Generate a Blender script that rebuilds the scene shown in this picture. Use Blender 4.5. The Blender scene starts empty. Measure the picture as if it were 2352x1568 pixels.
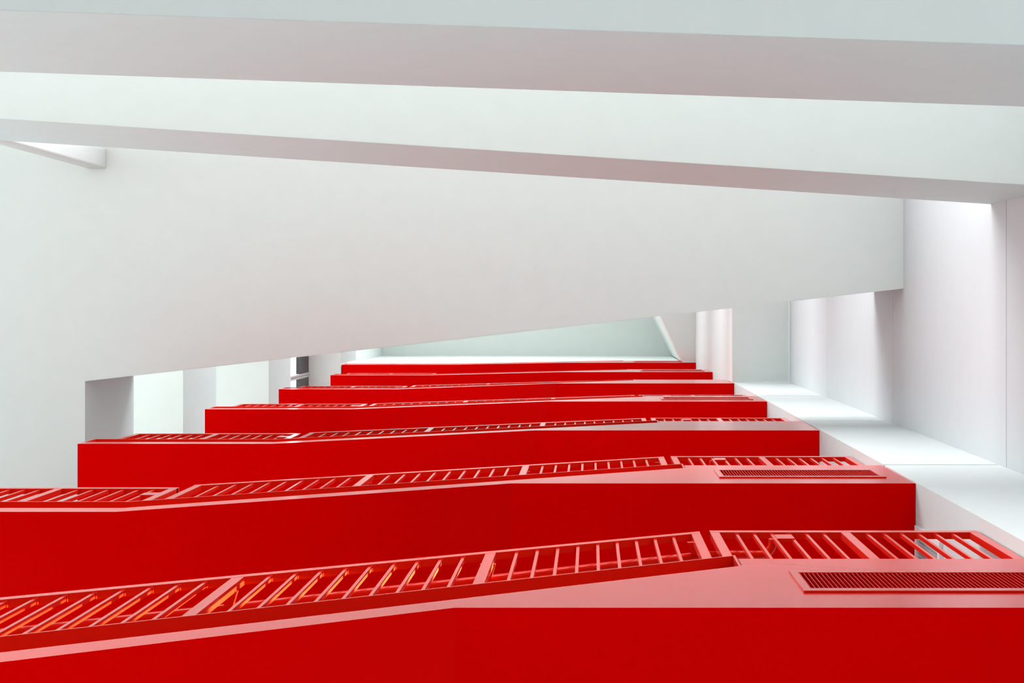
import bpy, bmesh, math, random
from mathutils import Vector

# ------------------------------------------------------------------ units
# plan unit = 1.1 m (camera to stair front), height unit = 3.5 m (one storey), camera 1.5 m above floor
S, H, Z0 = 1.1, 3.5, 1.5
def w(X, Y, z): return Vector((X*S, Y*S, Z0 + z*H))
FLOOR = -Z0/H
C = bpy.context.scene.collection
scene = bpy.context.scene

# ------------------------------------------------------------------ camera
cam_d = bpy.data.cameras.new('camera')
cam = bpy.data.objects.new('camera', cam_d); C.objects.link(cam)
cam.location = (0, 0, Z0)
cam.rotation_euler = (math.pi, 0, 0)                      # straight up the stairwell
cam_d.sensor_width = 36.0
cam_d.lens = 1000*H/S/2352*36.0
cam_d.shift_x = (1176 - 1358)/2352
cam_d.shift_y = -(784 - 699)/2352
cam_d.clip_start = 0.05; cam_d.clip_end = 500
scene.camera = cam

# ------------------------------------------------------------------ light
world = bpy.data.worlds.new('overcast_sky'); scene.world = world
world.use_nodes = True
bg = world.node_tree.nodes['Background']
bg.inputs['Color'].default_value = (0.96, 0.985, 1.0, 1)
bg.inputs['Strength'].default_value = 1.6
# warm lamp of the stair core, behind the lowest railing (shines along the flight)
ld = bpy.data.lights.new('stair_lamp', 'SPOT'); ld.energy = 1000; ld.color = (0.65, 1.0, 0.25)
ld.spot_size = math.radians(8.4); ld.spot_blend = 0.3; ld.shadow_soft_size = 0.03
lo = bpy.data.objects.new('stair_lamp', ld); C.objects.link(lo)
lo.location = w(1.70, 1.50, 2.20)
lo.rotation_euler = (w(-2.05, 1.052, 1.475) - lo.location).to_track_quat('-Z', 'Y').to_euler()
scene.view_settings.view_transform = 'Standard'
scene.view_settings.look = 'None'
scene.view_settings.gamma = 1.0
scene.view_settings.use_curve_mapping = False
scene.view_settings.exposure = 2.08

# ------------------------------------------------------------------ materials
def paint(name, col, rough, spec, tint=None, ior=2.0, var=0.03, bump=0.02, nscale=6.0, bscale=180.0):
    m = bpy.data.materials.new(name); m.use_nodes = True
    nt = m.node_tree; b = nt.nodes['Principled BSDF']
    b.inputs['Roughness'].default_value = rough
    b.inputs['Specular IOR Level'].default_value = spec
    if tint: b.inputs['IOR'].default_value = ior; b.inputs['Specular Tint'].default_value = (*tint, 1)
    tc = nt.nodes.new('ShaderNodeTexCoord')
    n1 = nt.nodes.new('ShaderNodeTexNoise'); n1.inputs['Scale'].default_value = nscale; n1.inputs['Detail'].default_value = 4
    nt.links.new(tc.outputs['Object'], n1.inputs['Vector'])
    mx = nt.nodes.new('ShaderNodeMix'); mx.data_type = 'RGBA'
    mx.inputs['A'].default_value = (*[c*(1-var) for c in col], 1)
    mx.inputs['B'].default_value = (*[min(1, c*(1+var)) for c in col], 1)
    nt.links.new(n1.outputs['Fac'], mx.inputs['Factor'])
    nt.links.new(mx.outputs['Result'], b.inputs['Base Color'])
    if bump:
        n2 = nt.nodes.new('ShaderNodeTexNoise'); n2.inputs['Scale'].default_value = bscale
        nt.links.new(tc.outputs['Object'], n2.inputs['Vector'])
        bp = nt.nodes.new('ShaderNodeBump'); bp.inputs['Strength'].default_value = bump; bp.inputs['Distance'].default_value = 0.01
        nt.links.new(n2.outputs['Fac'], bp.inputs['Height'])
        nt.links.new(bp.outputs['Normal'], b.inputs['Normal'])
    return m
WHITE = paint('white_plaster', (0.68, 0.73, 0.708), 0.6, 0.3)
WHITE2 = paint('white_wall_paint', (0.595, 0.63, 0.625), 0.5, 0.3)
def lacquer(name, col, rough, gloss, **k):
    """paint whose clear gloss shows at glancing angles"""
    m = paint(name, col, 0.6, 0.0, **k); nt = m.node_tree
    b = nt.nodes['Principled BSDF']; o = nt.nodes['Material Output']
    lw = nt.nodes.new('ShaderNodeLayerWeight'); lw.inputs['Blend'].default_value = 0.5
    pw = nt.nodes.new('ShaderNodeMath'); pw.operation = 'POWER'; pw.inputs[1].default_value = 3.0
    ml = nt.nodes.new('ShaderNodeMath'); ml.operation = 'MULTIPLY'; ml.inputs[1].default_value = gloss
    g = nt.nodes.new('ShaderNodeBsdfGlossy'); g.inputs['Roughness'].default_value = rough
    g.inputs['Color'].default_value = (0.95, 0.95, 0.95, 1)
    mx = nt.nodes.new('ShaderNodeMixShader')
    nt.links.new(lw.outputs['Facing'], pw.inputs[0]); nt.links.new(pw.outputs[0], ml.inputs[0])
    nt.links.new(ml.outputs[0], mx.inputs[0]); nt.links.new(b.outputs[0], mx.inputs[1]); nt.links.new(g.outputs[0], mx.inputs[2])
    nt.links.new(mx.outputs[0], o.inputs['Surface'])
    return m
WHITE3 = paint('white_wall_paint_dimmed', (0.515, 0.535, 0.55), 0.5, 0.3)  # darker copy of the wall white, dimmer light put into the colour
RED = lacquer('red_paint', (0.64, 0.0003, 0.0003), 0.2, 0.74, bump=0.02, nscale=3, bscale=90)
REDM = lacquer('red_metal_paint', (0.64, 0.012, 0.004), 0.2, 0.74, bump=0.0)
REDV = lacquer('red_vent_paint', (0.58, 0.0005, 0.0005), 0.3, 0.25, bump=0.0)
FACE_SHADE = paint('parapet_shade_grey', (0.565, 0.68, 0.672), 0.6, 0.2)  # parapet white with shade painted in and the red bounce cancelled
STONE = paint('low_bounce_floor', (0.12, 0.12, 0.12), 0.5, 0.3, var=0.08, nscale=1.2)  # floor tone darkened to cut the light bounced upward
DARK = paint('dark_grey_metal', (0.035, 0.037, 0.038), 0.45, 0.4, bump=0)
ALU = paint('aluminium', (0.42, 0.43, 0.43), 0.4, 0.5, bump=0)
LOUVRE = paint('white_louvre_metal', (0.8, 0.8, 0.8), 0.35, 0.4, bump=0)
def glass():
    m = bpy.data.materials.new('window_glass'); m.use_nodes = True
    nt = m.node_tree; nt.nodes.clear()
    o = nt.nodes.new('ShaderNodeOutputMaterial'); t = nt.nodes.new('ShaderNodeBsdfTransparent')
    g = nt.nodes.new('ShaderNodeBsdfGlossy'); g.inputs['Roughness'].default_value = 0.03
    mix = nt.nodes.new('ShaderNodeMixShader'); mix.inputs[0].default_value = 0.06
    nt.links.new(t.outputs[0], mix.inputs[1])
    nt.links.new(g.outputs[0], mix.inputs[2]); nt.links.new(mix.outputs[0], o.inputs[0])
    return m
GLASS = glass()

# ------------------------------------------------------------------ mesh helpers (plan / storey units)
class MB:
    def __init__(s): s.v = []; s.f = []
    def raw(s, pts, faces):
        k = len(s.v); s.v += [tuple(p) for p in pts]; s.f += [tuple(i+k for i in f) for f in faces]; return s
    def loop2(s, A, B):
        n = len(A)
        return s.raw(A+B, [tuple(range(n)), tuple(range(2*n-1, n-1, -1))] + [(i, (i+1) % n, n+(i+1) % n, n+i) for i in range(n)])
    def box(s, x0, x1, y0, y1, z0, z1):
        P = [(x0, y0), (x1, y0), (x1, y1), (x0, y1)]
        return s.prism_z(P, z0, z1)
    def prism_z(s, P, z0, z1): return s.loop2([w(x, y, z0) for x, y in P], [w(x, y, z1) for x, y in P])
    def prism_y(s, P, y0, y1): return s.loop2([w(x, y0, z) for x, z in P], [w(x, y1, z) for x, z in P])
    def bar(s, a, b, dy, dz):                             # sloping rail; a, b = (X, Y, top z)
        A = [w(a[0], a[1], a[2]), w(a[0], a[1]+dy, a[2]), w(a[0], a[1]+dy, a[2]-dz), w(a[0], a[1], a[2]-dz)]
        B = [w(b[0], b[1], b[2]), w(b[0], b[1]+dy, b[2]), w(b[0], b[1]+dy, b[2]-dz), w(b[0], b[1], b[2]-dz)]
        return s.loop2(A, B)
    def tube(s, pts, r, n=12):                            # pts in metres
        rings = []
        for i, p in enumerate(pts):
            d = (pts[min(i+1, len(pts)-1)] - pts[max(i-1, 0)]).normalized()
            up = Vector((0, 0, 1)) if abs(d.z) < 0.95 else Vector((1, 0, 0))
            a = d.cross(up).normalized(); b = a.cross(d)
            rings.append([p + (a*math.cos(t*2*math.pi/n) + b*math.sin(t*2*math.pi/n))*r for t in range(n)])
        k = len(s.v)
        for R in rings: s.v += [tuple(q) for q in R]
        for i in range(len(rings)-1):
            for t in range(n):
                u = (t+1) % n
                s.f.append((k+i*n+t, k+i*n+u, k+(i+1)*n+u, k+(i+1)*n+t))
        s.f.append(tuple(k+t for t in range(n))); s.f.append(tuple(k+(len(rings)-1)*n+t for t in reversed(range(n))))
        return s
    def mesh(s, name, origin=Vector((0, 0, 0))):
        me = bpy.data.meshes.new(name)
        me.from_pydata([Vector(v) - origin for v in s.v], [], s.f)
        bm = bmesh.new(); bm.from_mesh(me); bmesh.ops.recalc_face_normals(bm, faces=bm.faces); bm.to_mesh(me); bm.free()
        return me

def tag(o, label=None, cat=None, group=None, kind=None):
    for k, v in (('label', label), ('category', cat), ('group', group), ('kind', kind)):
        if v: o[k] = v
    return o
def root(name, loc, label, cat, group=None):
    o = bpy.data.objects.new(name, None); C.objects.link(o); o.location = loc; o.empty_display_size = 0.1
    return tag(o, label, cat, group)
def link(name, me, mat, parent=None, loc=(0, 0, 0), scale=None):
    o = bpy.data.objects.new(name, me); C.objects.link(o)
    if mat and not me.materials: me.materials.append(mat)
    if parent: o.parent = parent
    o.location = loc
    if scale: o.scale = scale
    return o
def part(name, mb, mat, parent):                          # geometry given in scene position
    p = parent; org = Vector((0, 0, 0))
    while p: org += p.location; p = p.parent
    return link(name, mb.mesh(name, org), mat, parent)
def solid(name, mb, mat, origin=Vector((0, 0, 0))):
    return link(name, mb.mesh(name, origin), mat, None, origin)
def smooth(o, ang=40):
    o.data.polygons.foreach_set('use_smooth', [True]*len(o.data.polygons))
    o.data.set_sharp_from_angle(angle=math.radians(ang)); return o

# ------------------------------------------------------------------ the setting
XW, YW, XE = 2.527, 0.993, 1.815                          # right wall, bright rear wall, end wall of the stair
ZROOF, XLW, YTOP = 8.65, -4.16, 1.02
tag(solid('floor', MB().box(-400, 400, -400, 400, FLOOR-0.05, FLOOR), STONE), 'stone floor of the atrium, dark and stretched wide to limit bounced light', kind='structure')
tag(solid('ceiling', MB().box(-4.32, 4, -2.05, 4, ZROOF, ZROOF+0.1), WHITE), 'white roof ceiling high above the stairs', kind='structure')
lowc = lambda y: 1.199 + (y - 0.198)/2.02
tag(solid('ceiling', MB().prism_z([(lowc(-2.4), -2.4), (1.80, -2.4), (1.80, 1.0), (1.585, 1.0)], 7.53, ZROOF), WHITE),
    'lower white ceiling with a slanting edge beside the top landing', kind='structure')

wr = solid('wall_right', MB().box(XW+0.010, XW+0.2, -2.05, 1.2, FLOOR, 5.56), WHITE3); tag(wr, 'white wall on the right with fine level joints', kind='structure')
zj = [FLOOR, 0.640, 1.645, 2.650, 3.646, 4.671, 5.56]
for a, b in zip(zj, zj[1:]):
    part('wall_panel', MB().box(XW, XW+0.010, -2.05, YW+0.02, a+0.0012, b-0.0012), WHITE3, wr)
wb = solid('wall_back', MB().box(XE+0.006, XW+0.4, YW+0.014, 3.2, FLOOR, 5.56), WHITE2)
tag(wb, 'bright white wall block at the right end of the red stairs', kind='structure')
zk = [FLOOR, 0.69, 1.70, 2.698, 3.719, 4.735, 5.555]
for a, b in zip(zk, zk[1:]):
    part('wall_panel', MB().box(XE, XW-0.001, YW, 3.2, a+0.004, b-0.004), WHITE2, wb)
tag(solid('wall_back', MB().box(-9, XE+0.3, 2.72, 2.9, FLOOR, ZROOF), WHITE2), 'white wall behind the red stairs', kind='structure')
tag(solid('wall_right', MB().box(1.80, 2.1, -1.99, 2.7, 5.6905, 8.64), WHITE2), 'upper white wall at the right of the top landings', kind='structure')
tag(solid('wall_left', MB().box(XLW-0.1, XLW, -2.4, 2.7, 7.02, ZROOF), WHITE), 'upper white wall at the far left', kind='structure')
tag(solid('wall_back', MB().prism_y([(XLW, 7.42), (-2.3, 7.42), (0.56, 7.785), (0.60, 7.763), (1.60, 7.763), (1.60, ZROOF), (XLW, ZROOF)], YTOP, YTOP+0.15), WHITE),
    'white wall standing on the topmost red landing', kind='structure')

# ------------------------------------------------------------------ white galleries
def gallery(label, P, edge, z, hgt, thick=0.13, t=0.16):
    """P plan polygon of the slab, edge = polyline of its free edge with parapet (stair void on its right)."""
    c = Vector((sum(p[0] for p in P)/len(P), sum(p[1] for p in P)/len(P), 0))
    r = root('gallery', w(c.x, c.y, z), label, 'balcony', 'white galleries around the stairwell')
    part('floor_slab', MB().prism_z(P, z, z+thick), WHITE, r)
    # mitred inner offset of the edge
    E = [Vector(e) for e in edge]; inner = []
    for i, e in enumerate(E):
        ns = []
        for j in (i-1, i):
            if 0 <= j < len(E)-1:
                d = (E[j+1]-E[j]).normalized(); ns.append(Vector((-d.y, d.x)))
        n = sum(ns, Vector((0, 0))).normalized(); k = t/n.dot(ns[0])
        inner.append(e + n*k)
    for i in range(len(E)-1):
        part('parapet', MB().prism_z([E[i][:], E[i+1][:], inner[i+1][:], inner[i][:]], z+thick, z+hgt), WHITE, r)
        n = Vector((-(E[i+1]-E[i]).y, (E[i+1]-E[i]).x)).normalized()*0.0015
        part('shade_skin', MB().prism_z([E[i][:], E[i+1][:], (E[i+1]-n)[:], (E[i]-n)[:]], z+0.0006, z+hgt), FACE_SHADE, r)  # thin added skin that carries the painted shade of the parapet face
    return r
l1 = lambda x: -0.895 + 0.0341*x
l2 = lambda x: -0.798 + 0.0645*x
l3 = lambda x: 0.156 - 0.1132*x
B = -2.0; XO = -9.0; XG = -4.27; XG1 = XW - 0.001; YG = 2.718
gallery('white gallery with a wide grey parapet face along the top of the photo, lowest gallery', [(XO, B), (XG1, B), (XG1, l1(XW)), (XO, l1(XO))],
        [(XG1, l1(XW)), (XO, l1(XO))], 1.42, 0.41)
gallery('white gallery with a narrow pinkish grey parapet face, carrying the round-cornered column', [(XO, B), (XG1, B), (XG1, l2(XW)), (XO, l2(XO))],
        [(XG1, l2(XW)), (XO, l2(XO))], 2.349, 0.404, t=0.035)
X3 = -4.094
gallery('widest white gallery underside with a long slanting free edge above the column',
        [(XO, B), (XG1, B), (XG1, l3(XW)), (X3, l3(X3)), (X3, YG), (XO, YG)],
        [(XG1, l3(XW)), (X3, l3(X3)), (X3, YG)], 3.52, 0.375)
for z, xe, hg, lab in ((4.54, -4.257, 0.40, 'white gallery at the left just above the widest one, second grey stripe'),):
    gallery(lab, [(XO, B), (XG1, B), (XG1, -1.3), (xe, -1.3), (xe, YG), (XO, YG)], [(XG1, -1.3), (xe, -1.3), (xe, YG)], z, hg)
gallery('white gallery at the left below the dark framed window',
        [(XO, B), (XG1, B), (XG1, YW-0.001), (1.80, YW-0.001), (1.80, -1.3), (-4.12, -1.3), (-4.12, YG), (XO, YG)],
        [(1.80, -1.3), (-4.12, -1.3), (-4.12, YG)], 5.56, 0.41)
gallery('topmost white gallery at the left above the dark framed window',
        [(XG-0.06, B), (1.8, B), (1.8, -1.3), (-3.79, -1.3), (-3.79, YG), (XG-0.06, YG)],
        [(1.8, -1.3), (-3.79, -1.3), (-3.79, 0.895)], 6.58, 0.43, thick=0.012)

# column under the widest gallery (hollow steel box with rounded corners)
cx, cy, hw, hd, rr = -4.0, -1.178, 0.080, 0.080, 0.018
ring = []
for sx, sy, a0 in ((1, 1, 0), (-1, 1, 90), (-1, -1, 180), (1, -1, 270)):
    for k in range(5):
        a = math.radians(a0 + k*22.5)
        ring.append((cx + sx*(hw-rr) + rr*math.cos(a), cy + sy*(hd-rr) + rr*math.sin(a)))
colr = root('column', w(cx, cy, 2.479), 'slim white round-cornered column meeting the gallery underside at top left', 'column')
smooth(part('shaft', MB().prism_z(ring, 2.479, 3.518), WHITE2, colr), 60)
ring2 = [(cx + (x-cx)*1.02, cy + (y-cy)*1.02) for x, y in ring]
smooth(part('head_plate', MB().prism_z(ring2, 3.512, 3.52), WHITE2, colr), 60)

# ------------------------------------------------------------------ window at the left, between the two upper galleries
win = root('window_1', w(XG, 1.0, 5.69), 'dark framed window strip at the left with an aluminium upright', 'window')
tag(win, kind='structure')
part('head_panel', MB().box(XG-0.06, XG, -1.2, 2.7, 6.385, 6.58), DARK, win)
part('sill_frame', MB().box(XG-0.06, XG, -1.2, 2.7, 5.69, 5.74), DARK, win)
for y in (-1.17, 1.055, 2.67):
    part('mullion', MB().box(XG-0.05, XG+0.012, y-0.034, y-0.003, 5.74, 6.58), ALU, win)
    part('mullion', MB().box(XG-0.05, XG+0.012, y+0.003, y+0.034, 5.74, 6.58), ALU, win)
for y0, y1 in ((-1.136, 1.021), (1.089, 2.636)):
    part('pane', MB().box(XG-0.035, XG-0.030, y0, y1, 5.74, 6.385), GLASS, win)

# ------------------------------------------------------------------ red stairs
ZR = [1.4368, 2.435, 3.461, 4.492, 5.525, 6.45, 7.48]
ZL = [1.1018, 2.1008, 3.127, 4.158, 5.140, 6.160, 7.242]
ORD = ['lowest', 'second lowest', 'third lowest', 'middle', 'third highest', 'second highest', 'topmost']
VENT = [1, 1, 0, 1, 0, 1, 1]
XA, XB, XK = -0.45, -2.29, 0.575
YB = 2.30
VX0, VX1, VZ0, VZ1 = 0.765, 1.675, 0.087, 0.178           # vent opening

# shared small meshes
def unit_baluster():
    mb = MB(); a, d = 0.0070, 0.0105                       # metres half width / half depth, unit height 1
    P = lambda x, y, z: Vector((x, y, z))
    def bx(ax, ay, z0, z1):
        A = [P(-ax, -ay, z0), P(ax, -ay, z0), P(ax, ay, z0), P(-ax, ay, z0)]
        mb.loop2(A, [P(q.x, q.y, z1) for q in A])
    bx(a, d, 0, 1); bx(a*1.5, d*1.25, 0.988, 1.0)
    return mb.mesh('baluster')
BAL = unit_baluster()
def unit_slat():
    mb = MB(); A = []
    for x, y in ((-0.0017, 0), (0.0017, 0), (0.0107, 0.034), (0.0073, 0.034)): A.append(Vector((x, y, 0)))
    mb.loop2(A, [Vector((q.x, q.y, (VZ1-VZ0)*H)) for q in A]); return mb.mesh('slat')
SLAT = unit_slat()
def unit_blade():
    mb = MB(); A = [Vector(p) for p in ((0, 0, 0), (0, 0.0015, 0), (0.016, 0.018, 0), (0.016, 0.0165, 0))]
    mb.loop2(A, [Vector((q.x, q.y, 0.5)) for q in A]); return mb.mesh('blade')
BLADE = unit_blade()

def railing(name, label, cat, group, Xs, ya, yb, top, base, nb, pw=0.042, dep=0.032, rh=0.0155, broad=True):
    """Xs post positions, ya/yb plan position at both ends, top(X)/base(X) heights, nb balusters per bay."""
    x0, x1 = Xs[0], Xs[-1]
    yy = lambda X: ya + (yb-ya)*(X-x0)/(x1-x0)
    r = root(name, w((x0+x1)/2, yy((x0+x1)/2), base((x0+x1)/2)), label, cat, group)
    part('top_rail', MB().bar((x0, ya, top(x0)), (x1, yb, top(x1)), dep, rh), REDM, r)
    for i, X in enumerate(Xs):
        a = X if i == 0 else (X-pw if i == len(Xs)-1 else X-pw/2)
        b = a + pw; y = yy((a+b)/2) + 0.0005
        A = [w(a, y, base(a)), w(b, y, base(b)), w(b, y+dep, base(b)), w(a, y+dep, base(a))]
        Bq = [w(a, y, top(a)-rh*0.5), w(b, y, top(b)-rh*0.5), w(b, y+dep, top(b)-rh*0.5), w(a, y+dep, top(a)-rh*0.5)]
        part('post', MB().loop2(A, Bq), REDM, r)
    for i in range(len(Xs)-1):
        a = Xs[i] + (pw if i == 0 else pw/2); b = Xs[i+1] - (pw if i == len(Xs)-2 else pw/2)
        for k in range(nb):
            X = a + (b-a)*(k+1)/(nb+1)
            p = w(X, yy(X)+0.016, base(X)) - r.location
            link('baluster', BAL, REDM, r, p, (1, 1, (top(X)-rh-base(X))*H))
    return r

def stairs(i):
    zr, zl = ZR[i], ZL[i]; o = ORD[i]
    xl = -4.15 if i == 6 else -3.69
    XE = 1.799 if i > 4 else 1.815
    m = (zr - zl)/(XA - XB)
    lipL = zl + 0.040; lipR = zr + 0.230; plL = zl + 0.108; plR = zr + 0.298
    xlip, xpl = -2.30, -2.34
    plate = lambda X: plL if X < xpl else (plL + (plR-plL)*(X-xpl)/(XK-xpl))
    r = root('staircase', w(-0.9, 1.6, zl), '%s red stair flight between two landings, red underside facing down%s' %
             (o, ', white wall above it' if i == 6 else ''), 'staircase', 'stacked red stair flights')
    mb = MB()
    mb.prism_y([(xl, zl), (XB, zl), (XA, zr), (XK, zr), (XK, lipR), (xlip, lipL), (xl, lipL)], 1.0, YB)
    # landing body, with the vent opening left free at the front
    top = zr + 0.235
    if VENT[i]:
        d = 1.05
        mb.box(XK, XE-0.002, 1.0, d, zr, zr+VZ0); mb.box(XK, XE-0.002, 1.0, d, zr+VZ1, top)
        mb.box(XK, VX0, 1.0, d, zr+VZ0, zr+VZ1); mb.box(VX1, XE-0.002, 1.0, d, zr+VZ0, zr+VZ1)
        mb.box(XK, XE-0.002, d, YB, zr, top)
    else:
        mb.box(XK, XE-0.002, 1.0, YB, zr, top)
    part('stair_slab', mb, RED, r)
    part('kerb', MB().box(XK+0.004, XE-0.003, 1.0025, 1.2, top, zr+0.280), RED, r)
    # recessed side channel: back web, thin top plate, end plates
    ch = MB()
    ch.prism_y([(xl, lipL), (xlip, lipL), (XK-0.012, lipR-0.0022), (XK-0.012, plR-0.002), (xpl, plL), (xl, plL)], 1.10, 1.16)
    part('channel_web', ch, REDM, r)
    tp = MB(); t = 0.0028
    tp.prism_y([(xl, plL), (xpl, plL), (XK-0.001, plR), (XK-0.001, plR+t), (xpl, plL+t), (xl, plL+t)], 1.0, 1.17)
    part('channel_plate', tp, REDM, r)
    part('end_plate', MB().prism_y([(xl, lipL), (xl+0.010, lipL), (xl+0.010, plL), (xl, plL)], 1.0, 1.10), REDM, r)
    part('end_plate', MB().prism_y([(XK-0.011, lipR-0.002), (XK-0.001, lipR), (XK-0.001, plR), (XK-0.011, plR-0.001)], 1.0, 1.10), REDM, r)
    # steps behind the channel
    n = 7
    for k in range(n):
        xa = XB + 0.1 + (XK-XB-0.1)*k/n; xb = XB + 0.1 + (XK-XB-0.1)*(k+1)/n
        za = zl + 0.0405 + (zr+0.235-zl-0.04)*(k+1)/n
        zb = lipL + (lipR-lipL)*(xa-xlip)/(XK-xlip) + 0.001
        part('step', MB().prism_y([(xa, zb), (xb, zb+(lipR-lipL)*(xb-xa)/(XK-xlip)), (xb, za), (xa, za)], 1.17, YB), RED, r)
    if VENT[i]:
        vent(i, zr, o)
    if i == 6: return
    # railings
    ytop = lambda X: zr + 0.593 + 0.185*(X-0.504)
    x0 = -2.285; bay = (0.504-x0)/3
    fr = railing('stair_railing', '%s sloping red stair railing with flat upright bars and a round handrail behind' % o, 'railing',
            'red stair railings', [x0, x0+bay, x0+2*bay, 0.504], 1.040, 1.057, ytop, lambda X: plate(X)+t, 9)
    # round handrail, returned to a small plate at either end
    yin = 1.145; hz = lambda X: ytop(X) - 0.045
    pts = []
    zrp = zr + 0.555
    xs = [x0-0.06 + (0.50-x0+0.06)*k/12 for k in range(13)]
    pts += [w(x0-0.16, 1.055, hz(x0-0.06)), w(x0-0.155, 1.10, hz(x0-0.06)), w(x0-0.13, 1.135, hz(x0-0.06))]
    pts += [w(X, yin, min(hz(X), zrp)) for X in xs]
    pts += [w(0.60, yin, zrp), w(0.72, yin, zrp), w(0.775, yin, zrp)]
    for k in range(1, 7):
        a = math.radians(15*k); pts.append(w(0.775+0.055*math.sin(a), yin-0.055*(1-math.cos(a)), zrp))
    pts.append(w(0.83, 1.072, zrp))
    hr = smooth(part('handrail', MB().tube(pts, 0.0215, 14), REDM, fr))
    for X in (x0+bay, x0+2*bay, 0.47):
        part('bracket', MB().prism_z([(X-0.035, 1.075), (X+0.03, 1.075), (X+0.012, yin-0.012), (X-0.015, yin-0.012)], hz(X)-0.012, hz(X)-0.004), REDM, fr)
    # landing railing at the right, with the plate that takes the handrail
    rr_ = railing('landing_railing', '%s level red railing above the right landing' % o, 'railing', 'red railings of the right landings',
            [0.552, 1.18, 1.800], 1.057, 1.057, lambda X: zr+0.600, lambda X: zr+0.236, 6)
    g = (0.628-0.042-0.021)/7
    xa = 0.552+0.042+3*g
    part('handrail_plate', MB().box(xa+0.006, xa+g+0.004, 1.058, 1.074, zrp-0.022, zrp+0.012), REDM, rr_)
    if i > 0:
        lr = railing('landing_railing', '%s level red railing above the left landing' % o, 'railing', 'red railings of the left landings',
            [-3.625, -2.97, -2.312], 1.0265, 1.0265, lambda X: zl+0.343, lambda X: zl+0.108+t, 6)
        part('handrail_plate', MB().box(-2.445, -2.35, 1.030, 1.046, zl+0.255, zl+0.285), REDM, lr)

def vent(i, zr, o):
    r = root('vent_grille', w(1.22, 1.0, zr+VZ0), 'long red slatted vent grille on the %s red landing edge' % o, 'vent', 'red vent grilles')
    b = 0.027; bz = 0.0125; p = 0.9925
    fx0, fx1, fz0, fz1 = VX0-b, VX1+b, zr+VZ0-bz, zr+VZ1+bz
    f = MB()
    f.box(fx0, fx1, p, 0.9995, fz0, zr+VZ0+0.0008); f.box(fx0, fx1, p, 0.9995, zr+VZ1-0.0008, fz1)
    f.box(fx0, VX0+0.002, p, 0.9995, zr+VZ0, zr+VZ1); f.box(VX1-0.002, fx1, p, 0.9995, zr+VZ0, zr+VZ1)
    part('frame', f, REDM, r)
    n = 56
    for k in range(n):
        X = VX0 + (VX1-VX0)*(k+0.35)/n
        link('slat', SLAT, REDV, r, w(X, 0.9945, zr+VZ0) - r.location)

for i in range(7): stairs(i)

# white louvre vents on the end wall behind the two lowest right landings
for i, lab in ((0, 'white louvred wall vent seen through the lowest right railing'), (1, 'small white louvred wall vent behind the second lowest right railing')):
    z0 = 2.247 + i*1.0; z1 = z0 + 0.17; y0, y1 = 1.225, 1.85
    r = root('wall_vent', w(XE, y0, z0), lab, 'vent', 'white wall vents')
    f = MB(); x0 = XE-0.020; bz = 0.012; by = 0.04
    f.box(x0, XE-0.001, y0, y1, z0, z0+bz); f.box(x0, XE-0.001, y0, y1, z1-bz, z1)
    f.box(x0, XE-0.001, y0, y0+by, z0+bz, z1-bz); f.box(x0, XE-0.001, y1-by, y1, z0+bz, z1-bz)
    part('frame', f, LOUVRE, r)
    part('back_panel', MB().box(XE-0.003, XE-0.0008, y0+by, y1-by, z0+bz, z1-bz), ALU, r)
    n = 26
    for k in range(n):
        link('blade', BLADE, LOUVRE, r, w(x0+0.002, y0+by+(y1-y0-2*by)*k/n, z0+bz) - r.location, (1, 1, (z1-z0-2*bz)*H/0.5))
